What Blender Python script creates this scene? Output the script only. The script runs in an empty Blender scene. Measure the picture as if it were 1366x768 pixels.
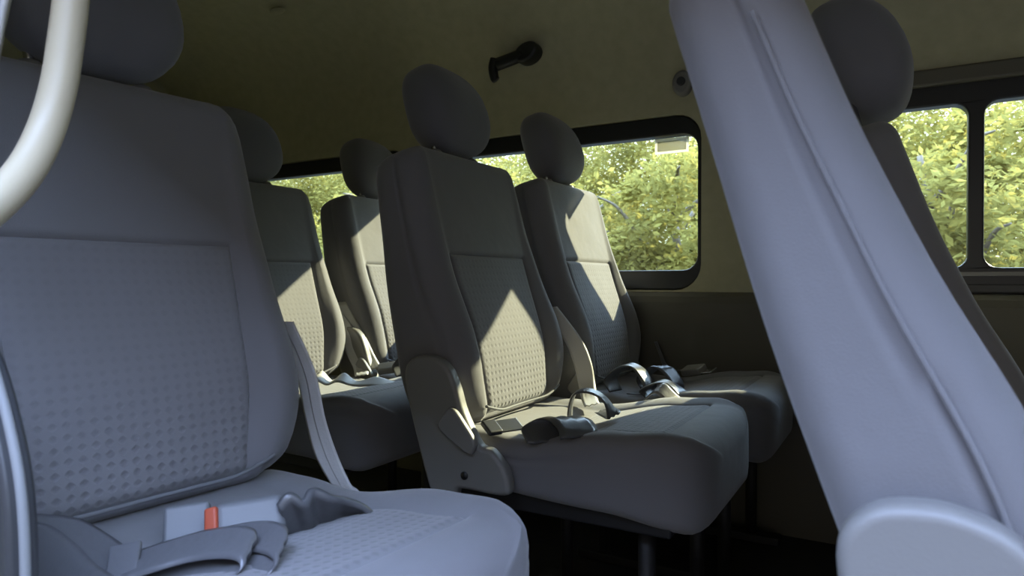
import bpy, bmesh, math, random
from mathutils import Vector, Matrix
random.seed(7)
COL = bpy.context.scene.collection
SC = bpy.context.scene
R = math.radians
PI = math.pi

# ------------------------------------------------------------------ helpers
def mesh(name, verts, faces, mat=None, parent=None, smooth=True):
    me = bpy.data.meshes.new(name)
    me.from_pydata([tuple(v) for v in verts], [], faces)
    me.update()
    bm = bmesh.new(); bm.from_mesh(me)
    bmesh.ops.recalc_face_normals(bm, faces=bm.faces)
    bm.to_mesh(me); bm.free()
    if smooth:
        for p in me.polygons: p.use_smooth = True
    o = bpy.data.objects.new(name, me)
    COL.objects.link(o)
    if mat: me.materials.append(mat)
    if parent: o.parent = parent
    return o

def from_bm(name, bm, mat=None, parent=None, smooth=True):
    bmesh.ops.recalc_face_normals(bm, faces=bm.faces)
    me = bpy.data.meshes.new(name)
    bm.to_mesh(me); bm.free()
    if smooth:
        for p in me.polygons: p.use_smooth = True
    o = bpy.data.objects.new(name, me)
    COL.objects.link(o)
    if mat: me.materials.append(mat)
    if parent: o.parent = parent
    return o

def bevel(o, w, seg=3):
    m = o.modifiers.new('bevel', 'BEVEL'); m.width = w; m.segments = seg
    m.limit_method = 'ANGLE'; m.angle_limit = R(35)
    return o

def empty(name, loc=(0, 0, 0), rz=0):
    o = bpy.data.objects.new(name, None); COL.objects.link(o)
    o.location = loc; o.rotation_euler = (0, 0, rz); o.empty_display_size = .1
    return o

def tag(o, label, cat, group=None, kind=None):
    o['label'] = label; o['category'] = cat
    if group: o['group'] = group
    if kind: o['kind'] = kind
    return o

def structure(o, kind='structure'):
    o['kind'] = kind
    return o

def copy_tree(o, parent=None):
    c = o.copy(); COL.objects.link(c)
    if parent: c.parent = parent
    for ch in o.children: copy_tree(ch, c)
    return c

def box_bm(bm, x0, x1, y0, y1, z0, z1):
    vs = [bm.verts.new((x, y, z)) for x in (x0, x1) for y in (y0, y1) for z in (z0, z1)]
    for f in ((0, 1, 3, 2), (4, 6, 7, 5), (0, 4, 5, 1), (2, 3, 7, 6), (0, 2, 6, 4), (1, 5, 7, 3)):
        bm.faces.new([vs[i] for i in f])

def box(name, x0, x1, y0, y1, z0, z1, mat, parent=None, bev=.004):
    bm = bmesh.new(); box_bm(bm, x0, x1, y0, y1, z0, z1)
    o = from_bm(name, bm, mat, parent, smooth=False)
    if bev: bevel(o, bev)
    return o

def catmull(pts, n=8):
    pts = [Vector(p) for p in pts]
    P = [pts[0] * 2 - pts[1]] + pts + [pts[-1] * 2 - pts[-2]]
    out = []
    for i in range(1, len(P) - 2):
        a, b, c, d = P[i - 1], P[i], P[i + 1], P[i + 2]
        for k in range(n):
            t = k / n
            out.append(.5 * ((2 * b) + (c - a) * t + (2 * a - 5 * b + 4 * c - d) * t * t + (3 * b - a - 3 * c + d) * t ** 3))
    out.append(pts[-1])
    return out

def tube(name, pts, r, mat, parent=None, n=8, seg=12, smooth_pts=True, flat=1.0):
    P = catmull(pts, n) if smooth_pts else [Vector(p) for p in pts]
    rr = r if callable(r) else (lambda t: r)
    verts, faces = [], []
    up = Vector((0, 0, 1)); ref = None
    for i, p in enumerate(P):
        t = (P[min(i + 1, len(P) - 1)] - P[max(i - 1, 0)]).normalized()
        if ref is None:
            a = t.cross(up)
            if a.length < .05: a = t.cross(Vector((1, 0, 0)))
            ref = a.normalized()
        ref = (ref - t * ref.dot(t)).normalized()
        b = t.cross(ref)
        q = rr(i / (len(P) - 1))
        for k in range(seg):
            an = 2 * PI * k / seg
            verts.append(p + ref * math.cos(an) * q + b * math.sin(an) * q * flat)
    for i in range(len(P) - 1):
        for k in range(seg):
            k2 = (k + 1) % seg
            faces.append((i * seg + k, i * seg + k2, (i + 1) * seg + k2, (i + 1) * seg + k))
    faces.append(tuple(range(seg))); faces.append(tuple((len(P) - 1) * seg + k for k in range(seg)))
    return mesh(name, verts, faces, mat, parent)

def ribbon(name, stations, mat, parent=None, thick=.0016, n=8):
    """webbing: stations are (centre, half-width vector)"""
    C = catmull([s[0] for s in stations], n); W = catmull([s[1] for s in stations], n)
    verts, faces = [], []
    m = 7
    for i, (c, w) in enumerate(zip(C, W)):
        t = (C[min(i + 1, len(C) - 1)] - C[max(i - 1, 0)])
        nn = t.cross(w)
        nn = nn.normalized() if nn.length > 1e-9 else Vector((0, 0, 1))
        for k in range(m):
            u = -1 + 2 * k / (m - 1)
            verts.append(c + w * u + nn * (.0012 * math.cos(u * 9)))
    for i in range(len(C) - 1):
        for k in range(m - 1):
            a = i * m + k
            faces.append((a, a + 1, a + m + 1, a + m))
    o = mesh(name, verts, faces, mat, parent)
    s = o.modifiers.new('thickness', 'SOLIDIFY'); s.thickness = thick; s.offset = 0
    return o

def smoothstep(t):
    t = max(0., min(1., t)); return t * t * (3 - 2 * t)

def interp(tab, v):
    if v <= tab[0][0]: return tab[0][1]
    for (a, x), (b, y) in zip(tab, tab[1:]):
        if v <= b:
            t = (v - a) / (b - a); t = t * t * (3 - 2 * t)
            return x + (y - x) * t
    return tab[-1][1]

# ------------------------------------------------------------------ materials
def new_mat(name):
    m = bpy.data.materials.new(name); m.use_nodes = True
    nt = m.node_tree; b = nt.nodes['Principled BSDF']
    return m, nt, b

def plain(name, col, rough=.6, metal=0, noise=0, scale=40, bump=0, spec=.5, bscale=None):
    m, nt, b = new_mat(name)
    b.inputs['Base Color'].default_value = (*col, 1)
    b.inputs['Roughness'].default_value = rough
    b.inputs['Metallic'].default_value = metal
    b.inputs['Specular IOR Level'].default_value = spec
    tc = nt.nodes.new('ShaderNodeTexCoord')
    if noise:
        n = nt.nodes.new('ShaderNodeTexNoise'); n.inputs['Scale'].default_value = scale; n.inputs['Detail'].default_value = 4
        nt.links.new(tc.outputs['Object'], n.inputs['Vector'])
        cr = nt.nodes.new('ShaderNodeValToRGB')
        cr.color_ramp.elements[0].position = .3; cr.color_ramp.elements[1].position = .7
        cr.color_ramp.elements[0].color = (*[c * (1 - noise) for c in col], 1)
        cr.color_ramp.elements[1].color = (*[c * (1 + noise) for c in col], 1)
        nt.links.new(n.outputs['Fac'], cr.inputs['Fac']); nt.links.new(cr.outputs['Color'], b.inputs['Base Color'])
    if bump:
        n2 = nt.nodes.new('ShaderNodeTexNoise'); n2.inputs['Scale'].default_value = bscale or scale * 6; n2.inputs['Detail'].default_value = 3
        nt.links.new(tc.outputs['Object'], n2.inputs['Vector'])
        bp = nt.nodes.new('ShaderNodeBump'); bp.inputs['Strength'].default_value = bump; bp.inputs['Distance'].default_value = .001
        nt.links.new(n2.outputs['Fac'], bp.inputs['Height']); nt.links.new(bp.outputs['Normal'], b.inputs['Normal'])
    return m

def fabric(name, col, axes=None, cell=(.0125, .0105), depth=.5, tint=.35):
    """woven seat cloth; axes picks the two object axes on which the knitted dimple pattern repeats"""
    m, nt, b = new_mat(name)
    b.inputs['Roughness'].default_value = .85
    b.inputs['Specular IOR Level'].default_value = .25
    b.inputs['Sheen Weight'].default_value = .25
    b.inputs['Sheen Roughness'].default_value = .5
    tc = nt.nodes.new('ShaderNodeTexCoord')
    L = nt.links
    def math_(op, a, c=None):
        n = nt.nodes.new('ShaderNodeMath'); n.operation = op
        for i, v in enumerate((a, c)):
            if v is None: continue
            if isinstance(v, (int, float)): n.inputs[i].default_value = v
            else: L.new(v, n.inputs[i])
        return n.outputs[0]
    noise = nt.nodes.new('ShaderNodeTexNoise'); noise.inputs['Scale'].default_value = 900; noise.inputs['Detail'].default_value = 2
    L.new(tc.outputs['Object'], noise.inputs['Vector'])
    soft = nt.nodes.new('ShaderNodeTexNoise'); soft.inputs['Scale'].default_value = 9; soft.inputs['Detail'].default_value = 3
    L.new(tc.outputs['Object'], soft.inputs['Vector'])
    h = math_('ADD', math_('MULTIPLY', noise.outputs['Fac'], .12), math_('MULTIPLY', soft.outputs['Fac'], 2.2))
    if axes:
        sx = nt.nodes.new('ShaderNodeSeparateXYZ'); L.new(tc.outputs['Object'], sx.inputs[0])
        a, c = [sx.outputs[i] for i in axes]
        u = math_('MULTIPLY', a, PI / cell[0]); v = math_('MULTIPLY', c, PI / cell[1])
        d1 = math_('SINE', math_('ADD', u, v)); d2 = math_('SINE', math_('SUBTRACT', u, v))
        pat = math_('MULTIPLY', d1, d2)                       # a lattice of dimples
        pat = math_('ADD', math_('MULTIPLY', pat, .5), .5)
        dim = nt.nodes.new('ShaderNodeMapRange'); L.new(pat, dim.inputs[0])
        dim.inputs[1].default_value = .55; dim.inputs[2].default_value = .95
        dim.inputs[3].default_value = 1; dim.inputs[4].default_value = 0
        mx = nt.nodes.new('ShaderNodeMix'); mx.data_type = 'RGBA'
        mx.inputs[6].default_value = (*[x * (1 - tint) for x in col], 1); mx.inputs[7].default_value = (*[x * 1.06 for x in col], 1)
        hgt = nt.nodes.new('ShaderNodeMapRange'); L.new(sx.outputs[2], hgt.inputs[0])       # the knit grows finer towards the shoulders
        hgt.inputs[1].default_value = .45; hgt.inputs[2].default_value = .60; hgt.inputs[3].default_value = 1; hgt.inputs[4].default_value = .22
        inv = math_('SUBTRACT', 1, dim.outputs[0])
        dot = math_('MULTIPLY', inv, hgt.outputs[0])
        fac = math_('SUBTRACT', 1, dot)
        h = math_('SUBTRACT', h, math_('MULTIPLY', dot, depth))
        L.new(fac, mx.inputs[0]); L.new(mx.outputs[2], b.inputs['Base Color'])
    else:
        mx = nt.nodes.new('ShaderNodeMix'); mx.data_type = 'RGBA'
        mx.inputs[6].default_value = (*[x * .95 for x in col], 1); mx.inputs[7].default_value = (*[x * 1.05 for x in col], 1)
        L.new(noise.outputs['Fac'], mx.inputs[0]); L.new(mx.outputs[2], b.inputs['Base Color'])
    bp = nt.nodes.new('ShaderNodeBump'); bp.inputs['Strength'].default_value = .8; bp.inputs['Distance'].default_value = .0022
    L.new(h, bp.inputs['Height']); L.new(bp.outputs['Normal'], b.inputs['Normal'])
    return m

CLOTH = (.175, .172, .178)
M_cloth = fabric('seat_cloth', CLOTH)
M_cloth_head = fabric('headrest_cloth', (.145, .142, .146))
M_back_pat = fabric('seat_knit_back', CLOTH, (1, 2), cell=(.0135, .0125), depth=.6, tint=.17)
M_seat_pat = fabric('seat_knit_cushion', CLOTH, (0, 1), cell=(.0125, .011), depth=.3, tint=.16)
M_plastic = plain('grey_plastic', (.20, .195, .185), .45, bump=.15, scale=80)
M_plastic_dk = plain('dark_plastic', (.035, .036, .038), .45, bump=.1, scale=80)
M_black = plain('black_trim', (.014, .015, .016), .4, bump=.1, scale=60)
M_steel = plain('chrome', (.6, .6, .6), .25, 1.0)
M_base = plain('black_steel', (.010, .010, .011), .6)
M_lining = plain('headlining', (.42, .40, .265), .9, noise=.06, scale=30, bump=.3, spec=.2)
M_panel = plain('lower_panel', (.10, .093, .07), .6, bump=.2, scale=60)
M_floor = plain('floor_vinyl', (.02, .021, .022), .6, noise=.2, scale=60)
M_webbing = plain('webbing', (.115, .115, .12), .30, bump=.5, scale=16, spec=.9)
M_webbing_lt = plain('pale_webbing', (.52, .51, .48), .5, bump=.25, scale=60)
M_buckle = plain('buckle_plastic', (.15, .155, .16), .5, bump=.1)
M_orange = plain('orange_button', (.42, .075, .03), .5)
M_handle = plain('handle_plastic', (.52, .45, .31), .42, bump=.1)
M_piping = plain('piping', (.14, .142, .146), .7)
M_piping_lt = plain('pale_edging', (.20, .205, .205), .6)
M_sleeve = plain('dark_sleeve', (.10, .102, .106), .34, bump=.6, scale=14, spec=.6)
M_vinyl = plain('dark_vinyl', (.085, .087, .09), .28, bump=.3, scale=20, spec=.6)
M_blocker = plain('blocker_matte', (.06, .05, .04), .9, noise=.2, scale=4)  # surface of the added slab that shades the doorway
M_rubber = plain('rubber', (.02, .02, .02), .7)
M_label = plain('label_paper', (.75, .74, .68), .7)
M_seam = plain('seam_thread', (.05, .05, .055), .9)

def glass_mat():
    m = bpy.data.materials.new('window_glass'); m.use_nodes = True
    nt = m.node_tree; nt.nodes.clear()
    out = nt.nodes.new('ShaderNodeOutputMaterial'); mx = nt.nodes.new('ShaderNodeMixShader')
    tr = nt.nodes.new('ShaderNodeBsdfTransparent'); tr.inputs[0].default_value = (.86, .90, .84, 1)
    gl = nt.nodes.new('ShaderNodeBsdfGlossy'); gl.inputs['Roughness'].default_value = .02
    fr = nt.nodes.new('ShaderNodeFresnel'); fr.inputs[0].default_value = 1.3
    nt.links.new(fr.outputs[0], mx.inputs[0]); nt.links.new(tr.outputs[0], mx.inputs[1]); nt.links.new(gl.outputs[0], mx.inputs[2])
    nt.links.new(mx.outputs[0], out.inputs[0])
    return m
M_glass = glass_mat()
def film_mat():
    m = bpy.data.materials.new('clear_film'); m.use_nodes = True
    nt = m.node_tree; nt.nodes.clear()
    out = nt.nodes.new('ShaderNodeOutputMaterial'); mx = nt.nodes.new('ShaderNodeMixShader'); mx.inputs[0].default_value = .75
    tr = nt.nodes.new('ShaderNodeBsdfTransparent'); tl = nt.nodes.new('ShaderNodeBsdfTranslucent'); tl.inputs[0].default_value = (.20, .19, .14, 1)
    nt.links.new(tr.outputs[0], mx.inputs[1]); nt.links.new(tl.outputs[0], mx.inputs[2]); nt.links.new(mx.outputs[0], out.inputs[0])
    return m
M_film = film_mat()

def leaf_mat(name, c1, c2, trans):
    m = bpy.data.materials.new(name); m.use_nodes = True
    nt = m.node_tree; nt.nodes.clear()
    out = nt.nodes.new('ShaderNodeOutputMaterial'); mx = nt.nodes.new('ShaderNodeMixShader'); mx.inputs[0].default_value = trans
    df = nt.nodes.new('ShaderNodeBsdfDiffuse'); tl = nt.nodes.new('ShaderNodeBsdfTranslucent')
    tc = nt.nodes.new('ShaderNodeTexCoord'); n = nt.nodes.new('ShaderNodeTexNoise'); n.inputs['Scale'].default_value = 1.6; n.inputs['Detail'].default_value = 5
    n.inputs['Roughness'].default_value = .8
    cr = nt.nodes.new('ShaderNodeValToRGB'); cr.color_ramp.elements[0].position = .35; cr.color_ramp.elements[1].position = .65
    cr.color_ramp.elements[0].color = (*c1, 1); cr.color_ramp.elements[1].color = (*c2, 1)
    nt.links.new(tc.outputs['Object'], n.inputs['Vector']); nt.links.new(n.outputs['Fac'], cr.inputs['Fac'])
    nt.links.new(cr.outputs['Color'], df.inputs[0]); nt.links.new(cr.outputs['Color'], tl.inputs[0])
    nt.links.new(df.outputs[0], mx.inputs[1]); nt.links.new(tl.outputs[0], mx.inputs[2]); nt.links.new(mx.outputs[0], out.inputs[0])
    return m
M_leaf = leaf_mat('leaf_green', (.18, .165, .05), (.40, .355, .10), .5)
M_label = leaf_mat('label_border', (.75, .73, .66), (.8, .78, .7), .8)
M_bark = plain('bark', (.15, .125, .095), .9, noise=.3, scale=14, bump=.6)
M_ground = plain('outside_ground', (.05, .05, .048), .9, noise=.25, scale=3)
M_body = plain('van_paint', (.55, .55, .55), .4)

# ------------------------------------------------------------------ padded shapes (loft of a padded cross-section)
def pad(L, w, p, xf, xb, b, vs=None, pv=None, place=None, R_top=.09, k_top=.8, R_bot=.09, k_bot=.5,
        r_end=.035, r_corner=.035, side_seam=None, r_start=None, groove=.006, flare=None):
    """w,p,xf,xb,b: functions of v (half-width, panel half-width, front, back, bolster height).
    pv=(v0,v1): v-range of the inset panel; vs: cross seams.  Returns body verts/faces and panel verts/faces"""
    r_start = r_end if r_start is None else r_start
    V = []
    for k in range(7): V.append(r_start * (1 - math.cos(k / 6 * PI / 2)))
    v = r_start + .018
    while v < L - r_end - .01:
        V.append(v); v += .018
    for k in range(7): V.append(L - r_end + r_end * math.sin(k / 6 * PI / 2))
    for s in (vs or []):
        V = [x for x in V if abs(x - s) > .012] + [s - .012, s - .006, s - .003, s, s + .003, s + .006, s + .012]
    if pv:
        for s in pv:
            V = [x for x in V if abs(x - s) > .009 or x < r_start or x > L - r_end] + [s - .008, s - .004, s, s + .004, s + .008]
    V = sorted(set(round(x, 5) for x in V))
    rings = []
    for v in V:
        d = 0
        if v < r_start: d = r_start * (1 - math.sqrt(max(0, 1 - ((r_start - v) / r_start) ** 2)))
        if v > L - r_end: d = r_end * (1 - math.sqrt(max(0, 1 - ((v - L + r_end) / r_end) ** 2)))
        W = w(v) - d
        if v > L - R_top: W -= k_top * R_top * (1 - math.sqrt(max(0, 1 - ((v - L + R_top) / R_top) ** 2)))
        if v < R_bot: W -= k_bot * R_bot * (1 - math.sqrt(max(0, 1 - ((R_bot - v) / R_bot) ** 2)))
        F = xf(v) - d; B = xb(v) + d; P = min(p(v), W - .03); bh = b(v)
        r = min(r_corner, (F - B) * .45, W * .3); rb = r * .8
        def front(y):
            a = abs(y)
            z = F + bh * smoothstep((a - P) / .035)
            g = 0
            if vs and a < P + .004:
                for s in vs: g += groove * math.exp(-((v - s) / .0035) ** 2)
            inp = pv is None or (pv[0] - .004 < v < pv[1] + .004)
            if inp: g = max(g, groove * math.exp(-((a - P) / .004) ** 2))
            if pv and a < P:
                for s in pv: g = max(g, groove * .8 * math.exp(-((v - s) / .004) ** 2))
            return z - g
        ys = [0, .25 * P, .5 * P, .75 * P, P - .016, P - .008, P - .004, P, P + .004, P + .008, P + .016]
        e = W - r
        a0 = P + .016
        for k in (1, 2, 3): ys.append(a0 + (e - a0) * k / 3 if e > a0 else a0 + 1e-4 * k)
        half = [(front(y), y) for y in ys]
        X0 = front(e) ; e2 = ys[-1]
        for k in range(1, 7):
            an = k / 6 * PI / 2
            half.append((X0 - r + r * math.cos(an), e2 + (W - e2) * math.sin(an)))
        xs, xe = X0 - r, B + rb
        ss = side_seam if side_seam is not None else None
        for k in range(1, 9):
            x = xs + (xe - xs) * k / 9
            half.append((x, W))
        for k in range(0, 6):
            an = k / 5 * PI / 2
            half.append((B + rb - rb * math.sin(an), W - rb + rb * math.cos(an)))
        for k in (.66, .33, 0): half.append((B, (W - rb) * k))
        # drop a narrow groove along the side seam
        if ss is not None:
            best = min(range(len(half)), key=lambda i: abs(half[i][0] - (X0 - r - .004)) + (0 if half[i][1] >= W - 1e-5 else 9))
            h = half[best]; half[best] = (h[0], h[1] - .004)
        nh = len(half)
        ring = half + [(x, -y) for x, y in reversed(half[1:-1])]
        rings.append((v, ring, nh))
    n = len(rings[0][1])
    verts = []
    for v, ring, nh in rings:
        for x, y in ring: verts.append(place(v, x, y))
    body, panel = [], []
    npan = 7
    for i in range(len(rings) - 1):
        vm = (rings[i][0] + rings[i + 1][0]) / 2
        for k in range(n):
            k2 = (k + 1) % n
            f = (i * n + k, i * n + k2, (i + 1) * n + k2, (i + 1) * n + k)
            inside = (k < npan) or (k >= n - npan)
            if pv and inside and pv[0] < vm < pv[1]: panel.append(f)
            else: body.append(f)
    body.append(tuple(range(n))); body.append(tuple((len(rings) - 1) * n + k for k in range(n)))
    return verts, body, panel

def compact(verts, faces):
    used = sorted({i for f in faces for i in f}); m = {u: i for i, u in enumerate(used)}
    return [verts[u] for u in used], [tuple(m[i] for i in f) for f in faces]

def superellipsoid(name, c, a, e1, e2, frame, mat, parent, nu=40, nv=24, shape=None):
    def sp(x, e): return math.copysign(abs(x) ** e, x)
    verts, faces = [], []
    for j in range(1, nv):
        ph = -PI / 2 + PI * j / nv
        for i in range(nu):
            th = 2 * PI * i / nu
            q = [a[0] * sp(math.cos(ph), e1) * sp(math.cos(th), e2), a[1] * sp(math.cos(ph), e1) * sp(math.sin(th), e2), a[2] * sp(math.sin(ph), e1)]
            if shape: q = shape(q)
            verts.append(Vector(c) + frame @ Vector(q))
    b = len(verts)
    for s in (-1, 1):
        q = [0, 0, a[2] * s]
        if shape: q = shape(q)
        verts.append(Vector(c) + frame @ Vector(q))
    for j in range(nv - 2):
        for i in range(nu):
            i2 = (i + 1) % nu
            faces.append((j * nu + i, j * nu + i2, (j + 1) * nu + i2, (j + 1) * nu + i))
    for i in range(nu):
        i2 = (i + 1) % nu
        faces.append((b, i2, i)); faces.append((b + 1, (nv - 2) * nu + i, (nv - 2) * nu + i2))
    return mesh(name, verts, faces, mat, parent)

def prism_xz(name, poly, y0, y1, mat, parent, bev=.006, seg=3):
    bm = bmesh.new()
    f = [bm.verts.new((x, y0, z)) for x, z in poly]; g = [bm.verts.new((x, y1, z)) for x, z in poly]
    bm.faces.new(f); bm.faces.new(list(reversed(g)))
    for i in range(len(poly)):
        j = (i + 1) % len(poly)
        bm.faces.new((f[i], f[j], g[j], g[i]))
    o = from_bm(name, bm, mat, parent, smooth=True)
    bevel(o, bev, seg)
    o.modifiers['bevel'].angle_limit = R(60)
    w = o.modifiers.new('wn', 'WEIGHTED_NORMAL')
    return o

# ------------------------------------------------------------------ the seat
TILT = R(13.5)
ZB = .405          # lower edge of the backrest above the floor
LB = .535          # length of the backrest
U = Vector((-math.sin(TILT), 0, math.cos(TILT))); N = Vector((math.cos(TILT), 0, math.sin(TILT)))
P0 = Vector((0, 0, ZB))
def on_back(v, x, y): return P0 + U * v + N * x + Vector((0, y, 0))
bk_w = lambda v: interp([(0, .204), (.12, .212), (.25, .209), (.40, .203), (.535, .197)], v)
bk_p = lambda v: interp([(0, .118), (.15, .132), (.30, .140), (.535, .142)], v)
bk_f = lambda v: .016 * math.exp(-((v - .14) / .11) ** 2)
bk_b = lambda v: interp([(0, .010), (.12, .019), (.28, .013), (.42, .006), (.535, .003)], v)
bk_x = lambda v: interp([(0, -.128), (.2, -.128), (.535, -.110)], v)
ZC = .425          # top of the cushion
LC = .458
def on_cushion(v, x, y): return Vector((-.045 + v, y, ZC + x))
cu_w = lambda v: interp([(0, .205), (.2, .212), (.458, .212)], v)
cu_p = lambda v: interp([(0, .12), (.2, .135), (.475, .145)], v)
cu_f = lambda v: interp([(0, -.024), (.06, -.030), (.15, -.036), (.32, -.008), (.40, -.001), (.458, -.006)], v)
cu_b = lambda v: interp([(0, .004), (.1, .008), (.475, .008)], v)
cu_x = lambda v: interp([(0, -.115), (.3, -.125), (.475, -.150)], v)

COVER = [(x + .013, z) for x, z in [(-.115, .508), (-.107, .453), (-.062, .308), (-.049, .293), (-.006, .293), (-.003, .312), (.015, .314), (.098, .312), (.101, .332),
         (.092, .359), (.075, .378), (.06, .388), (.042, .387), (.009, .443), (-.001, .477), (-.015, .509), (-.034, .526), (-.062, .534), (-.094, .530)]]
def rounded(poly, r=.4, n=4):
    out = []
    m = len(poly)
    for i in range(m):
        a, b, c = Vector(poly[i - 1]), Vector(poly[i]), Vector(poly[(i + 1) % m])
        p, q = b.lerp(a, r), b.lerp(c, r)
        for k in range(n + 1):
            t = k / n
            out.append(tuple((1 - t) ** 2 * p + 2 * t * (1 - t) * b + t * t * q))
    return out

def make_seat(name, label, group, cover=True):
    root = empty(name); tag(root, label, 'seat', group)
    # backrest
    vs_ = .315
    verts, body, panel = pad(LB, bk_w, bk_p, bk_f, bk_x, bk_b, vs=[vs_], pv=(.012, vs_), place=on_back, side_seam=1, r_end=.032, r_corner=.045, R_top=.06, k_top=.55, R_bot=.10, k_bot=.5)
    v, f = compact(verts, body); mesh('backrest', v, f, M_cloth, root)
    v, f = compact(verts, panel); mesh('back_panel', v, f, M_back_pat, root)
    # welt along the foot of the backrest
    pts = []
    for k in range(-8, 9):
        y = k / 8 * .148
        q = abs(k / 8)
        pts.append(on_back(.012 + .05 * max(0, q - .55) ** 1.5, bk_f(0) + .004 + .010 * smoothstep(q), y))
    tube('piping', pts, 0.0026, M_piping, root, n=4, seg=8)
    for s in (-1, 1):
        tube('side_piping', [on_back(v_, bk_f(v_) + bk_b(v_) - .044, s * (bk_w(v_) + .0003)) for v_ in [.10 + .02 * k for k in range(19)]], .0026, M_cloth, root, n=2, seg=8)
    # headrest
    fr = Matrix((N, Vector((0, 1, 0)), U)).transposed()
    def hshape(q):
        x, y, z = q
        t = (z / .100 + 1) / 2
        y *= 1.02 - .16 * t ** 2
        x *= .92 + .12 * math.sin(t * PI)
        x += .012 * math.sin(t * PI) - .016 * t
        return [x, y, z]
    superellipsoid('headrest', on_back(LB + .104, -.034, 0), (.056, .107, .100), .72, .62, fr, M_cloth_head, root, shape=hshape)
    for s in (-1, 1):
        po = tube('headrest_post', [on_back(LB - .03, -.040, s * .065), on_back(LB + .06, -.036, s * .065)], .006, M_steel, root, smooth_pts=False, seg=10)
        tube('guide_collar', [on_back(LB - .006, -.040, s * .065), on_back(LB + .003, -.040, s * .065), on_back(LB + .008, -.040, s * .065)],
             lambda t: .016 - .006 * max(0, t - .4), M_plastic, po, smooth_pts=False, seg=16)
    # cushion
    verts, body, panel = pad(LC, cu_w, cu_p, cu_f, cu_x, cu_b, pv=(.16, LC - .075), place=on_cushion, side_seam=1, r_end=.036, r_start=.012,
                             R_top=.14, k_top=.50, R_bot=.05, k_bot=.6, r_corner=.028, groove=.005)
    v, f = compact(verts, body); mesh('cushion', v, f, M_cloth, root)
    v, f = compact(verts, panel); mesh('cushion_panel', v, f, M_seat_pat, root)
    # recliner cover with its lever
    if cover:
        c = prism_xz('recliner_cover', rounded(COVER, .42), -.245, -.219, M_plastic, root, .010, 4)
        l = prism_xz('recliner_lever', rounded([(-.023, .413), (.002, .452), (.015, .448), (.059, .395), (.046, .372)], .3), -.256, -.243, M_plastic, c, .004)
        tube('screw_cap', [(.029, -.247, .338), (.029, -.243, .338)], .007, M_black, c, smooth_pts=False)
    # frame and legs
    box('seat_frame', -.02, .36, -.19, .19, .275, .305, M_base, root)
    for x in (.03, .31):
        for y in (-.15, .15):
            tube('leg', [(x, y, .28), (x, y, .02)], .014, M_base, root, smooth_pts=False)
    for y in (-.15, .15):
        box('floor_rail', -.03, .38, y - .022, y + .022, 0.001, .022, M_base, root)
    return root

BENCH = 'grey cloth van seats'
def put(o, x, y, rz=0, z=0):
    o.location = (x, y, z); o.rotation_euler = (0, 0, rz); return o
seat_c = make_seat('van_seat', 'grey cloth aisle seat in the middle of the van with sun on its lower back', BENCH)
put(seat_c, -.655, 1.172)
def clone(label, x, y, rz=0, z=0):
    o = copy_tree(seat_c); o['label'] = label; return put(o, x, y, rz, z)
clone('grey cloth window seat with a sunlit back, right under the big side window', -.640, 1.642)
seat_a = clone('blue-grey cloth seat nearest the camera with the orange buckle on it', -.734, .462, rz=R(-5), z=-.003)
clone('shaded rear seat mostly hidden behind the near seat back', -1.318, 1.178)
clone('rear seat with a brightly sunlit back between two darker seat backs', -1.290, 1.645)
seat_b = clone('large pale grey seat back cut by the top right of the frame', .128, .665, z=.02)
seat_b2 = clone('seat beyond the large pale seat back, only its headrest and sunlit edge showing', .150, 1.185, z=-.03)
seat_b3 = clone('front window seat hidden deepest behind the large pale seat back', .125, 1.642, z=-.01)
def recline(seat, ang, slim=1.0):
    """lean the backrest and what is fixed to it further back about its foot; slim: a thinner backrest"""
    M = Matrix.Translation(P0) @ Matrix.Rotation(-ang, 4, 'Y') @ Matrix.Translation(N * -.128 * (1 - slim)) @ Matrix.Scale(slim, 4, N) @ Matrix.Translation(-P0)
    for ch in seat.children:
        n = ch.name.split('.')[0]
        if n in ('backrest', 'back_panel', 'piping', 'side_piping', 'headrest', 'headrest_post'):
            for o in [ch] + list(ch.children):
                o.data = o.data.copy(); o.data.transform(M)
def shift(seat, part, d):
    for ch in seat.children:
        if ch.name.split('.')[0] == part: ch.location = ch.location + Vector(d)
for o in list(bpy.data.objects):
    if o.name.startswith('side_piping') and o.parent not in (seat_b, seat_b2): bpy.data.objects.remove(o)
recline(seat_b, R(6.5), .76); shift(seat_b2, 'headrest', (.024, 0, .030)); shift(seat_b, 'recliner_cover', (-.06, -.004, -.012)); shift(seat_a, 'headrest', (.014, .004, .003)); recline(seat_b2, R(4.5)); recline(seat_b3, R(4))

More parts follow.
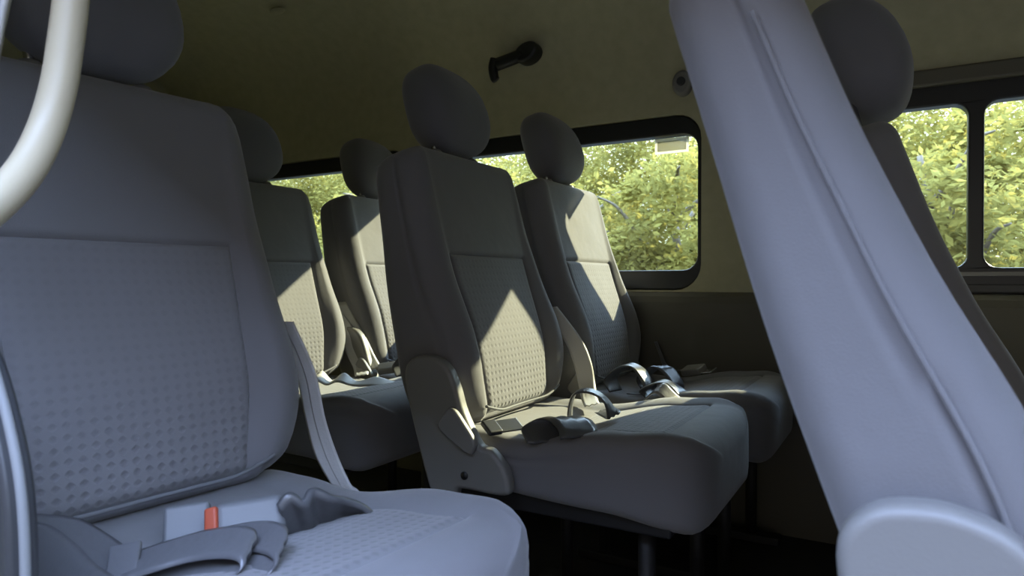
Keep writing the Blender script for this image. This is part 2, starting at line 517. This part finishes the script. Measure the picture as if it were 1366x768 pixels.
# ------------------------------------------------------------------ the van shell
YW = 1.90          # inner face of the far side
X0, X1 = -2.75, 1.75
YN = .16           # inner face of the near (door) side
def rrect(x0, x1, z0, z1, r, n=6):
    out = []
    for cx, cz, a0 in ((x1 - r, z1 - r, 0), (x0 + r, z1 - r, 90), (x0 + r, z0 + r, 180), (x1 - r, z0 + r, 270)):
        for k in range(n + 1):
            a = R(a0 + 90 * k / n); out.append((cx + r * math.cos(a), cz + r * math.sin(a)))
    return out
def plate(name, outer, holes, y0, y1, mat, parent=None, axis='y'):
    bm = bmesh.new()
    es = []
    for loop in [outer] + holes:
        vs = [bm.verts.new((x, 0, z)) for x, z in loop]
        for i in range(len(vs)): es.append(bm.edges.new((vs[i], vs[(i + 1) % len(vs)])))
    bmesh.ops.triangle_fill(bm, use_beauty=True, use_dissolve=False, edges=es)
    bmesh.ops.recalc_face_normals(bm, faces=bm.faces)
    fs = list(bm.faces)
    ret = bmesh.ops.extrude_face_region(bm, geom=fs)
    for v in bm.verts: v.co.y = y0
    for v in [g for g in ret['geom'] if isinstance(g, bmesh.types.BMVert)]: v.co.y = y1
    if axis == 'x':
        for v in bm.verts: v.co = Vector((v.co.y, v.co.x, v.co.z))
    return from_bm(name, bm, mat, parent, smooth=False)

ZS, ZT = .692, 1.08     # visible glass
# (x0, x1) of visible glass and frame margins (left, right, bottom, top)
WINS = [(-.322, .66), (-1.42, -.50), (-2.45, -1.56)]
MARG = [(.04, .04, .065, .075), (.035, .014, .058, .056), (.035, .03, .058, .056)]
holes = [rrect(x0 - m[0], x1 + m[1], ZS - m[2], ZT + m[3], .075) for (x0, x1), m in zip(WINS, MARG)]
ZL = 1.20
wall = plate('wall_right', [(X0, -.02), (X1, -.02), (X1, ZL), (X0, ZL)], holes, YW, YW + .045, M_lining); structure(wall)
skin = plate('wall_right_outer', [(X0, -.3), (X1, -.3), (X1, ZL), (X0, ZL)], [rrect(x0 - .01, x1 + .01, ZS - .01, ZT + .01, .05) for x0, x1 in WINS], YW + .055, YW + .085, M_body); structure(skin)
for i, ((x0, x1), m) in enumerate(zip(WINS, MARG)):
    e = .0015
    fr = plate('window_%d' % (i + 1), rrect(x0 - m[0] + e, x1 + m[1] - e, ZS - m[2] + e, ZT + m[3] - e, .074), [rrect(x0, x1, ZS, ZT, .042)] if i else
               [rrect(x0, .134, ZS, ZT - .0, .03), rrect(.166, x1, ZS, ZT, .03)], YW + .012, YW + .055, M_black)
    structure(fr)
    bevel(fr, .004, 2)
    g = box('pane', x0 - .004, x1 + .004, YW + .046, YW + .050, ZS - .004, ZT + .004, M_glass, fr, bev=0)
    if i == 0:
        box('sliding_channel', x0 + .01, x1 - .01, YW + .006, YW + .0115, ZS - .020, ZS - .010, M_plastic, fr, bev=.001)
        box('lower_channel', x0 + .01, x1 - .01, YW + .002, YW + .0115, ZS - .058, ZS - .040, M_plastic_dk, fr, bev=.002)
        box('pelmet', x0 - .03, x1 + .03, YW - .012, YW + .012, ZT + .045, ZT + .085, M_panel, fr, bev=.006)
# sticker on the second window: an opaque printed border round a clear film
st = plate('window_sticker', [(-.634, 1.034), (-.534, 1.034), (-.534, 1.078), (-.634, 1.078)], [[(-.626, 1.042), (-.542, 1.042), (-.542, 1.070), (-.626, 1.070)]], YW + .0440, YW + .0456, M_label)
tag(st, 'small pale rectangular sticker in the upper corner of the side window', 'sticker')
box('film', -.627, -.541, YW + .0445, YW + .0450, 1.041, 1.071, M_film, st, bev=0)

# lower side panel with a rounded top ledge
prof = [(YW, .0), (YW - .035, .0), (YW - .035, .57), (YW - .033, .60), (YW - .026, .617), (YW - .014, .627), (YW, .63)]
def extrude_x(name, prof, x0, x1, mat, parent=None, closed=True, n=1):
    verts, faces = [], []
    m = len(prof)
    for i in range(n + 1):
        x = x0 + (x1 - x0) * i / n
        for y, z in prof: verts.append((x, y, z))
    for i in range(n):
        for k in range(m if closed else m - 1):
            k2 = (k + 1) % m
            faces.append((i * m + k, i * m + k2, (i + 1) * m + k2, (i + 1) * m + k))
    if closed:
        faces.append(tuple(range(m))); faces.append(tuple(n * m + k for k in range(m)))
    return mesh(name, verts, faces, mat, parent, smooth=False)
lp = extrude_x('trim_1', prof, X0, X1, M_panel); structure(lp)
# ceiling: curved lining from side to side
ZCEIL = 1.60
arc = []
for k in range(11):
    a = k / 10 * PI / 2
    arc.append((YW - .42 * (1 - math.cos(a)), ZL + (ZCEIL - ZL) * math.sin(a)))
inner = arc + [(YN + .42 * (1 - math.cos(a)), ZL + (ZCEIL - ZL) * math.sin(a)) for a in [PI / 2 * (1 - k / 10) for k in range(11)]]
outer = [(YN - .06, ZL), (YN - .06, ZL + .3), (YN + .15, ZCEIL + .06), (YW - .15, ZCEIL + .06), (YW + .06, ZL + .3), (YW + .06, ZL)]
ce = extrude_x('ceiling', inner + outer, X0, X1, M_lining); structure(ce)
for p in ce.data.polygons: p.use_smooth = abs(p.normal.x) < .5
ce.modifiers.new('es', 'EDGE_SPLIT').split_angle = R(30)
fl = box('floor', X0, X1, YN - .05, YW, -.06, 0, M_floor, bev=0); structure(fl)
# rear and front walls windowless to dim the cabin, near side with door opening
rw = plate('wall_rear', [(YN - .06, -.06), (YW + .06, -.06), (YW + .06, 1.3), (YW - .2, 1.66), (YN + .2, 1.66), (YN - .06, 1.3)], [], X0 - .05, X0, M_lining, axis='x'); structure(rw)
fw = plate('wall_front', [(YN - .06, -.06), (YW + .06, -.06), (YW + .06, 1.3), (YW - .2, 1.66), (YN + .2, 1.66), (YN - .06, 1.3)], [], X1, X1 + .05, M_lining, axis='x'); structure(fw)
nw = plate('wall_left', [(X0, -.06), (X1, -.06), (X1, ZL), (X0, ZL)], [rrect(-.62, 1.30, .02, 1.19, .08)], YN - .05, YN, M_lining); structure(nw)

# ------------------------------------------------------------------ fittings on the lining
def disc_y(name, cx, cz, y0, y1, rx, rz, mat, parent, bev=.005, rot=0, n=28):
    poly = []
    for k in range(n):
        a = 2 * PI * k / n
        x, z = rx * math.cos(a), rz * math.sin(a)
        poly.append((cx + x * math.cos(rot) - z * math.sin(rot), cz + x * math.sin(rot) + z * math.cos(rot)))
    o = prism_xz(name, poly, y0, y1, mat, parent, bev)
    return o
br = empty('lining_bracket', (-1.06, 1.86, 1.355)); tag(br, 'small black plastic bracket fixed high on the dark headlining', 'bracket')
disc_y('cover', .055, .010, -.045, .012, .042, .030, M_black, br, .012, rot=.35)
tube('arm', [(.045, -.03, .006), (.0, -.034, -.004), (-.05, -.034, -.012)], .016, M_black, br, n=6, flat=1.3)
tube('loop', [(-.055, -.034, .006), (-.062, -.036, -.02), (-.058, -.036, -.050), (-.052, -.034, -.060)], lambda t: .017 - .004 * t, M_black, br, n=6)
ov = superellipsoid('ceiling_fitting', (-1.83, 1.585, 1.572), (.035, .014, .005), 1, 1, Matrix.Rotation(R(-25), 3, 'X'), M_lining, None, 24, 12)
tag(ov, 'faint oval moulded fitting high on the dark ceiling, near the top left', 'ceiling fitting')
an = empty('belt_anchor', (-.535, YW, 1.215)); tag(an, 'small grey belt anchor just showing past the edge of the large pale seat back', 'belt anchor')
disc_y('cover', 0, 0, -.030, .002, .028, .036, M_plastic, an, .010)
disc_y('bolt_cap', 0, .002, -.038, -.028, .012, .012, M_plastic_dk, an, .003)

# ------------------------------------------------------------------ grab handle and strap by the door
hd = empty('grab_handle', (-.56, .21, .70)); tag(hd, 'curved cream grab handle at the upper left, in front of the nearest seat', 'grab handle')
def rel(o, pts): return [Vector(p) - o.location for p in pts]
tube('grip', rel(hd, [(-.606, .312, 1.05), (-.610, .312, .99), (-.610, .312, .938), (-.606, .308, .897), (-.605, .303, .858), (-.604, .297, .821), (-.602, .287, .785), (-.593, .270, .752), (-.581, .248, .725), (-.566, .222, .703), (-.547, .192, .687), (-.535, .165, .680)]), 0.0134, M_handle, hd, n=8, seg=24)
tube('grip_mount', rel(hd, [(-.606, .312, 1.05), (-.625, .27, 1.10), (-.64, .18, 1.12)]), 0.0134, M_handle, hd, n=8, seg=20)
sb = ribbon('strap', [((-.612, .272, 1.02), (.0165, -.007, 0)), ((-.619, .271, .92), (.0165, -.007, 0)), ((-.626, .269, .887), (.0165, -.007, 0)), ((-.632, .268, .870), (.0165, -.007, 0)), ((-.640, .267, .845), (.0165, -.007, 0)), ((-.668, .262, .77), (.0165, -.007, 0))], M_webbing_lt, None, thick=.004)
tag(sb, 'thin pale strap edge at the top left corner beside the cream handle', 'strap')

# side shield of the nearest seat, with its pale edging
ax, ay = seat_a.location.x, seat_a.location.y
edge = [(-.70, .655), (-.63, .648), (-.575, .628), (-.547, .604), (-.527, .572), (-.511, .535), (-.504, .50), (-.502, .45), (-.502, .36)]
ys = .226 - ay
def smooth2(P, n=5): return [(p.x, p.z) for p in catmull([(x, 0, z) for x, z in P], n)]
poly = [(x - ax, z) for x, z in smooth2(edge)] + [(-.66 - ax, .33), (-.72 - ax, .36)]
sh = prism_xz('side_shield', poly, ys - .012, ys + .008, M_plastic_dk, seat_a, .004)
tube('edge_trim', [(x - ax + .001, ys - .002, z) for x, z in edge], .0034, M_piping_lt, sh, n=6, seg=10)

Mi = (Matrix.Translation(seat_a.location) @ Matrix.Rotation(seat_a.rotation_euler.z, 4, 'Z')).inverted() @ Matrix.Translation((ax, ay, 0))
for o in [sh] + list(sh.children): o.data.transform(Mi)
# ------------------------------------------------------------------ seat belts
def top(seat, X, Y, dz=0):
    """height of a seat's cushion at a world X"""
    v = max(.0, min(LC, X - seat.location.x + .045)); y = abs(Y - seat.location.y)
    return seat.location.z + ZC + cu_f(v) + cu_b(v) * smoothstep((y - cu_p(v)) / .035) + dz
def V3(x, y, z): return Vector((x, y, z))
def block(name, c, u, up, size, mat, parent, bev=.004):
    """rounded block: u = long direction, up = approximate thickness direction"""
    u = Vector(u).normalized(); up = Vector(up); up = (up - u * up.dot(u)).normalized(); w = u.cross(up)
    bm = bmesh.new(); l, b, t = size
    box_bm(bm, -l / 2, l / 2, -b / 2, b / 2, -t / 2, t / 2)
    for v in bm.verts: v.co = Vector(c) + u * v.co.x + w * v.co.y + up * v.co.z
    o = from_bm(name, bm, mat, parent, smooth=True); bevel(o, bev, 4)
    o.modifiers.new('wn', 'WEIGHTED_NORMAL')
    return o
BELTS = 'seat belts left lying on the seats'
def belt(label): 
    o = empty('seat_belt'); return tag(o, label, 'seat belt', BELTS)

# 1: buckle with the orange button and its crumpled sleeve, on the nearest seat
b1 = belt('grey belt buckle with an orange button lying on the nearest seat cushion')
u = V3(.041, .049, .004).normalized()
c = V3(-.560, .450, top(seat_a, -.560, .450) + .020)
tilt = V3(.42, -.68, .50)
bk = block('buckle', c, u, tilt, (.066, .054, .022), M_buckle, b1, .009)
block('release_button', c - u * .0325 + tilt.normalized() * .0015, u + tilt.normalized() * .35, tilt, (.013, .045, .021), M_orange, bk, .003)
e0 = c + u * .030
sw = lambda a, b_, c_, k: V3(a, b_, c_).normalized() * k
ribbon('sleeve', [(e0, sw(.30, -.45, .70, .025)), (e0 + V3(.004, .012, .004), sw(.25, -.45, .75, .031)), (e0 + V3(.012, .022, .000), sw(.3, -.45, .7, .026)), (e0 + V3(.008, .036, .004), sw(.3, -.4, .75, .029)),
                  (e0 + V3(.016, .050, .000), sw(.35, -.35, .6, .024)), (e0 + V3(.020, .068, -.003), sw(.4, -.3, .5, .017)), (e0 + V3(.032, .088, -.014), sw(.5, -.3, .4, .012)), (e0 + V3(.040, .108, -.045), sw(.6, -.3, .3, .010))], M_sleeve, b1, thick=.006)
# 2: folded lap belt with its tongue
b2 = belt('dark lap belt folded into a loop with a grey tongue, on the nearest seat')
zt = lambda x, y, d=0: top(seat_a, x, y, d)
c2 = V3(-.625, .425, zt(-.625, .425) + .022)
block('tongue', c2, V3(.040, .046, .004), tilt, (.044, .052, .014), M_buckle, b2, .005)
WL = (-.42, .66, .26)
def st(x, y, dz, w=WL, k=.021): return (V3(x + .014, y - .011, zt(x, y) + dz * .85), Vector(w).normalized() * k)
ribbon('webbing', [st(-.612, .346, .020), st(-.600, .358, .026), st(-.583, .374, .030), st(-.560, .394, .032), st(-.532, .404, .030), st(-.512, .406, .025), st(-.506, .404, .016),
                   st(-.516, .398, .009), st(-.545, .385, .007), st(-.585, .360, .007), st(-.625, .330, .007)], M_webbing, b2)
ribbon('webbing', [st(-.612, .380, .022), st(-.590, .408, .024), st(-.556, .428, .026), st(-.520, .430, .025), st(-.490, .424, .020), st(-.482, .416, .011), st(-.495, .408, .005), st(-.540, .400, .004)], M_webbing, b2)
block('stitched_end', V3(-.592, .341, zt(-.606, .352) + .022), V3(.017, .017, .004), V3(.35, -.42, .75), (.026, .044, .006), M_webbing, b2, .002)
ribbon('webbing', [st(-.735, .285, .030), st(-.715, .305, .044), st(-.702, .330, .046), st(-.685, .348, .040), st(-.655, .358, .028), st(-.618, .366, .012), st(-.585, .38, .004)], M_webbing, b2)
WB = (.25, .62, .32)
ribbon('webbing', [st(-.725, .300, .036, (-.2, .7, .3)), st(-.690, .310, .040, (.1, .7, .3)), st(-.655, .315, .034, WB), st(-.615, .312, .024, WB), st(-.565, .302, .014, WB), st(-.50, .288, .006, WB), st(-.46, .28, .004, WB)], M_webbing, b2)
# 3: straps hanging beside the nearest seat back
b3 = belt('pale strap hanging down beside the lower corner of the nearest seat back')
for k, (dx, w) in enumerate(((0, .016), (.012, .010))):
    ribbon('webbing', [(V3(-.80 + dx, .70, .60), V3(.9, .2, 0) * w), (V3(-.765 + dx, .708, .53), V3(.9, .2, 0) * w), (V3(-.748 + dx, .712, .46), V3(.9, .2, 0) * w), (V3(-.728 + dx, .712 + .002 * k, .41), V3(.9, .25, .1) * w), (V3(-.695 + dx, .710, .370), V3(.8, .2, .4) * w * .8), (V3(-.665 + dx, .706, .345), V3(.7, .1, .5) * w * .6), (V3(-.655 + dx, .70, .20), V3(.9, .1, 0) * w * .6), (V3(-.655 + dx, .70, .003), V3(.9, .1, 0) * w * .6)], M_webbing_lt, b3, thick=.003)

# 4: belts of the aisle seat in the middle
b4 = belt('dark glossy belt pad folded on the sunny aisle seat cushion')
zc = lambda x, y, d=0: top(seat_c, x, y, d)
PO = V3(.022, -.014, -.004)
ribbon('pad', [(a_ + PO, w_ * 1.05) for a_, w_ in [(V3(-.515, .990, zc(-.515, .99) + .003), V3(.5, .45, 0) * .052), (V3(-.538, 1.012, zc(-.53, 1.01) + .024), V3(.5, .45, .02) * .052), (V3(-.520, 1.032, zc(-.52, 1.03) + .042), V3(.5, .45, 0) * .05), (V3(-.492, 1.018, zc(-.49, 1.02) + .036), V3(.5, .45, -.03) * .05),
               (V3(-.470, 1.000, zc(-.47, 1.0) + .018), V3(.45, .45, -.05) * .05), (V3(-.462, .985, zc(-.46, .985) + .006), V3(.4, .45, 0) * .048)]], M_vinyl, b4, thick=.004)
b5 = belt('steel belt tongue poking out by the recliner cover of the aisle seat')
block('tongue', V3(-.575, .985, zc(-.575, .985) + .018), V3(.03, .06, 0), V3(.2, -.5, .8), (.045, .030, .004), M_steel, b5, .001)
block('grip', V3(-.592, .958, zc(-.59, .96) + .016), V3(.03, .06, 0), V3(.2, -.5, .8), (.028, .034, .010), M_plastic_dk, b5, .004)
b6 = belt('belt webbing standing up in an arch between the two middle seats')
ribbon('webbing', [(V3(-.012-.500, 1.095, zc(-.50, 1.1) + .004), V3(-.25, .95, 0) * .022), (V3(-.012-.503, 1.10, zc(-.5, 1.1) + .035), V3(-.25, .95, 0) * .022), (V3(-.012-.495, 1.105, zc(-.5, 1.1) + .064), V3(-.25, .95, 0) * .022), (V3(-.012-.468, 1.11, zc(-.5, 1.1) + .070), V3(-.25, .95, 0) * .022),
                   (V3(-.012-.440, 1.112, zc(-.45, 1.1) + .045), V3(-.25, .95, 0) * .022), (V3(-.012-.425, 1.112, zc(-.42, 1.1) + .012), V3(.1, .95, .1) * .022), (V3(-.012-.44, 1.14, zc(-.42, 1.1) + .008), V3(.5, .7, .2) * .022), (V3(-.012-.475, 1.19, zc(-.45, 1.1) + .010), V3(.5, .7, .2) * .022)], M_webbing, b6)
b7 = belt('pale sunlit strap coming down between the two middle seat backs')
ribbon('webbing', [(V3(-.70, 1.385, .60), V3(.75, .25, .1) * .022), (V3(-.640, 1.380, .53), V3(.75, .25, .1) * .024), (V3(-.612, 1.372, .48), V3(.75, .3, .1) * .024), (V3(-.596, 1.36, .435), V3(.7, .35, .1) * .023), (V3(-.575, 1.325, .412), V3(.6, .5, .1) * .022), (V3(-.545, 1.27, .408), V3(.5, .6, .1) * .022)], M_webbing_lt, b7)
b8 = belt('dark belt webbing heaped in two loops on the window seat cushion')
def heap(o, x, y, w, h, hw, mat, flip=1):
    ribbon('webbing', [(V3(x, y, .402), V3(.25, .9, 0) * hw), (V3(x - .012, y, .402 + h * .5), V3(.3, .9, .1 * flip) * hw), (V3(x + w * .25, y + .004, .402 + h), V3(.3, .9, .12 * flip) * hw), (V3(x + w * .65, y + .004, .402 + h * .92), V3(.3, .9, -.12 * flip) * hw),
                       (V3(x + w, y, .402 + h * .35), V3(.3, .9, 0) * hw), (V3(x + w * .95, y, .404), V3(.25, .9, 0) * hw), (V3(x + w * .5, y, .402), V3(.25, .9, 0) * hw)], mat, o)
heap(b8, -.580, 1.49, .085, .062, .026, M_vinyl)
heap(b8, -.520, 1.54, .075, .056, .024, M_vinyl, -1)
heap(b8, -.485, 1.46, .072, .034, .024, M_vinyl)
ribbon('webbing', [(V3(-.47, 1.40, .412), V3(.3, .8, .3) * .022), (V3(-.44, 1.38, .436), V3(.2, .8, .4) * .022), (V3(-.415, 1.38, .420), V3(.2, .8, .3) * .022), (V3(-.40, 1.39, .408), V3(.2, .8, .1) * .022)], M_webbing, b8)
b9 = belt('small belt buckle on a thin strap between the window seat and the wall')
ribbon('webbing', [(V3(-.60, 1.850, .49), V3(.5, 0, .1) * .008), (V3(-.585, 1.848, .455), V3(.5, 0, .1) * .008), (V3(-.570, 1.842, .425), V3(.5, 0, .2) * .011), (V3(-.535, 1.80, .418), V3(.5, .3, .1) * .011), (V3(-.50, 1.76, .426), V3(.5, .4, 0) * .012)], M_webbing, b9)
bb = block('buckle', V3(-.462, 1.735, .432), V3(.10, -.05, .02), V3(.1, -.4, .8), (.062, .034, .018), M_plastic, b9, .004)
block('tongue', V3(-.418, 1.712, .436), V3(.10, -.05, .02), V3(.1, -.4, .8), (.032, .026, .003), M_steel, b9, .001)
# 5: belts of the rear pair
b10 = belt('pale sunlit strap coming down between the two rear seat backs')
ribbon('webbing', [(V3(-1.42, 1.405, .60), V3(.62, .55, .05) * .022), (V3(-1.342, 1.400, .524), V3(.62, .55, .05) * .026), (V3(-1.318, 1.400, .470), V3(.62, .55, .05) * .026), (V3(-1.285, 1.395, .425), V3(.62, .55, .05) * .025), (V3(-1.25, 1.36, .408), V3(.6, .5, .1) * .022)], M_webbing_lt, b10)
ribbon('webbing', [(V3(-1.39, 1.425, .60), V3(.62, .55, .05) * .020), (V3(-1.318, 1.42, .505), V3(.62, .55, .05) * .024), (V3(-1.285, 1.42, .455), V3(.62, .55, .05) * .024), (V3(-1.245, 1.41, .42), V3(.62, .55, .05) * .022)], M_webbing_lt, b10)
b11 = belt('pale crumpled webbing lying along the shaded rear seat cushion')
CR = [(-1.285, 1.150, .404), (-1.262, 1.155, .420), (-1.240, 1.163, .408), (-1.216, 1.172, .428), (-1.190, 1.185, .410), (-1.165, 1.195, .424), (-1.135, 1.21, .410), (-1.10, 1.235, .414), (-1.06, 1.26, .408)]
ribbon('webbing', [(V3(x, y, z + .006), V3(-.35, .80, .28 if k % 2 else .05) * .027) for k, (x, y, z) in enumerate(CR)], M_webbing_lt, b11)
b12 = belt('dark belt loops with a bright edge on the sunlit rear seat cushion')
for x, y, w, h in ((-1.175, 1.44, .060, .060), (-1.125, 1.50, .065, .056)):
    heap(b12, x, y, w, h, .024, M_vinyl)
block('buckle', V3(-1.22, 1.43, .422), V3(.06, .03, .01), V3(.2, -.4, .8), (.05, .034, .02), M_buckle, b12, .005)

# ------------------------------------------------------------------ outside
ZG = -.62
bm = bmesh.new(); box_bm(bm, -45, 30, -20, 45, ZG - .2, ZG)
gr = from_bm('ground', bm, M_ground, smooth=False); structure(gr)
wo = box('sky_blocker', -14, 12, -3.2, -2.9, ZG, 3.9, M_blocker, bev=.02); structure(wo)  # unseen slab added behind the camera to block low sky light
def leaves_mesh(name, n, rad, seed, size, squash=.8, clusters=46):
    rnd = random.Random(seed); verts, faces = [], []
    cs = []
    for k in range(clusters):
        while True:
            p = Vector((rnd.uniform(-1, 1), rnd.uniform(-1, 1), rnd.uniform(-1, 1)))
            if .25 < p.length < 1: break
        cs.append((Vector((p.x * rad, p.y * rad, p.z * rad * squash)), rnd.uniform(.16, .34) * rad))
    for i in range(n):
        c, r = cs[rnd.randrange(clusters)]
        p = c + Vector((rnd.gauss(0, .5), rnd.gauss(0, .5), rnd.gauss(0, .42))) * r
        a = Vector((rnd.uniform(-1, 1), rnd.uniform(-1, 1), rnd.uniform(-.6, .4))).normalized()
        b = a.cross(Vector((rnd.uniform(-1, 1), rnd.uniform(-1, 1), rnd.uniform(-1, 1)))).normalized()
        s = size * rnd.uniform(.6, 1.3); k = len(verts); nn = a.cross(b)
        verts += [p - a * s, p + b * s * .45 + nn * s * .12, p + a * s, p - b * s * .45 + nn * s * .12]
        faces.append((k, k + 1, k + 2, k + 3))
    return verts, faces
def make_tree(label, x, y, h, rad, seed, zc, n=8000, lean=.2):
    rnd = random.Random(seed)
    t = empty('tree', (x, y, ZG)); tag(t, label, 'tree', 'trees outside the side windows')
    hz = zc - ZG
    trunk = [(0, 0, 0), (lean * .2, .05, hz * .4), (lean * .6, 0, hz * .8), (lean, .05, hz * 1.25)]
    tr = tube('trunk', trunk, lambda q: .11 * (1 - .75 * q), M_bark, t, n=6, seg=10)
    for k in range(7):
        q = rnd.uniform(.35, .95); an = rnd.uniform(0, 2 * PI); l = rad * rnd.uniform(.7, 1.15)
        z0 = hz * 1.2 * q
        p0 = Vector((lean * q, .03, z0)); d = Vector((math.cos(an), math.sin(an), rnd.uniform(.35, 1.0)))
        tube('branch', [p0, p0 + d * l * .4, p0 + d * l * .75 + Vector((0, 0, .1 * l)), p0 + d * l], lambda q_: .045 * (1 - .8 * q_), M_bark, tr, n=5, seg=8)
    v, f = leaves_mesh('foliage', n, rad, seed + 50, .055)
    fo = mesh('foliage', [Vector(p) + Vector((lean * .7, 0, hz)) for p in v], f, M_leaf, t, smooth=False); fo['kind'] = 'stuff'
    return t
make_tree('leafy tree seen through the narrow rear window', -9.9, 7.9, 4, 1.12, 1, 1.3)
make_tree('tree seen in the gap between the two middle headrests', -7.2, 8.2, 4, 1.12, 2, 1.25, lean=.5)
make_tree('tree with a slanting trunk behind the window seat headrest', -4.7, 8.0, 4, 1.12, 3, 1.2, lean=.8)
make_tree('bright green tree filling the sticker end of the big side window', -2.1, 8.4, 4, 1.15, 4, 1.3, lean=-.5)
make_tree('tree behind the front pane of the sliding window', .55, 7.8, 4, 1.12, 6, 1.4, lean=-.4)
make_tree('tree with a dark trunk at the right edge, behind the last pane', 3.1, 8.2, 4, 1.12, 7, 1.5, lean=.2)
v, f = [], []
for i in range(57):
    row, q = divmod(i, 19)
    vv, ff = leaves_mesh('x', 6000, 1.9, 200 + i, .06, .75, 60)
    o_ = Vector((-22 + q * 1.6 + row * .7, 13.4 + (q % 3) * .9 + .5 * row, .5 + 1.35 * row * (1 if q < 15 else .7) + .3 * (q % 2))); k = len(v)
    v += [p + o_ for p in vv]; f += [tuple(a + k for a in q_) for q_ in ff]
th = mesh('foliage', v, f, M_leaf, smooth=False); tag(th, 'thicket of bright leaves behind the trees outside the windows', 'foliage', kind='stuff')

# ------------------------------------------------------------------ camera
cam = bpy.data.cameras.new('camera'); co = bpy.data.objects.new('camera', cam); COL.objects.link(co)
co.location = (0, 0, .66); co.rotation_euler = (R(90 - .573), 0, R(30))
cam.sensor_width = 36; cam.lens = 36 * 900 / 1366; cam.dof.use_dof = True; cam.dof.focus_distance = 1.35; cam.dof.aperture_fstop = 9; cam.clip_start = .02; cam.clip_end = 200
SC.camera = co
SKY = 17
# ------------------------------------------------------------------ light
sun = bpy.data.lights.new('sun', 'SUN'); sun.energy = 14.5; sun.angle = R(.6); sun.color = (1, .88, .64)
so = bpy.data.objects.new('sun', sun); COL.objects.link(so)
so.rotation_euler = Vector((-.55, -1, -.585)).to_track_quat('-Z', 'Y').to_euler()
w = bpy.data.worlds.new('sky'); SC.world = w; w.use_nodes = True
nt = w.node_tree; bg = nt.nodes['Background']
tc = nt.nodes.new('ShaderNodeTexCoord'); sx = nt.nodes.new('ShaderNodeSeparateXYZ'); ramp = nt.nodes.new('ShaderNodeValToRGB')
nt.links.new(tc.outputs['Generated'], sx.inputs[0]); nt.links.new(sx.outputs[2], ramp.inputs['Fac'])
el = ramp.color_ramp.elements
el[0].position = 0; el[0].color = (.13, .14, .14, 1); el[1].position = 1; el[1].color = (.41, .57, 1.02, 1)
e = el.new(.30); e.color = (.20, .23, .25, 1); e = el.new(.5); e.color = (.49, .63, .95, 1)
nt.links.new(ramp.outputs[0], bg.inputs[0]); bg.inputs[1].default_value = SKY
vs = SC.view_settings
vs.view_transform = 'Standard'; vs.look = 'None'; vs.gamma = 1; vs.use_curve_mapping = False; vs.exposure = .15
SC.cycles.use_denoising = True
SC.cycles.max_bounces = 10; SC.cycles.diffuse_bounces = 6; SC.cycles.transparent_max_bounces = 12
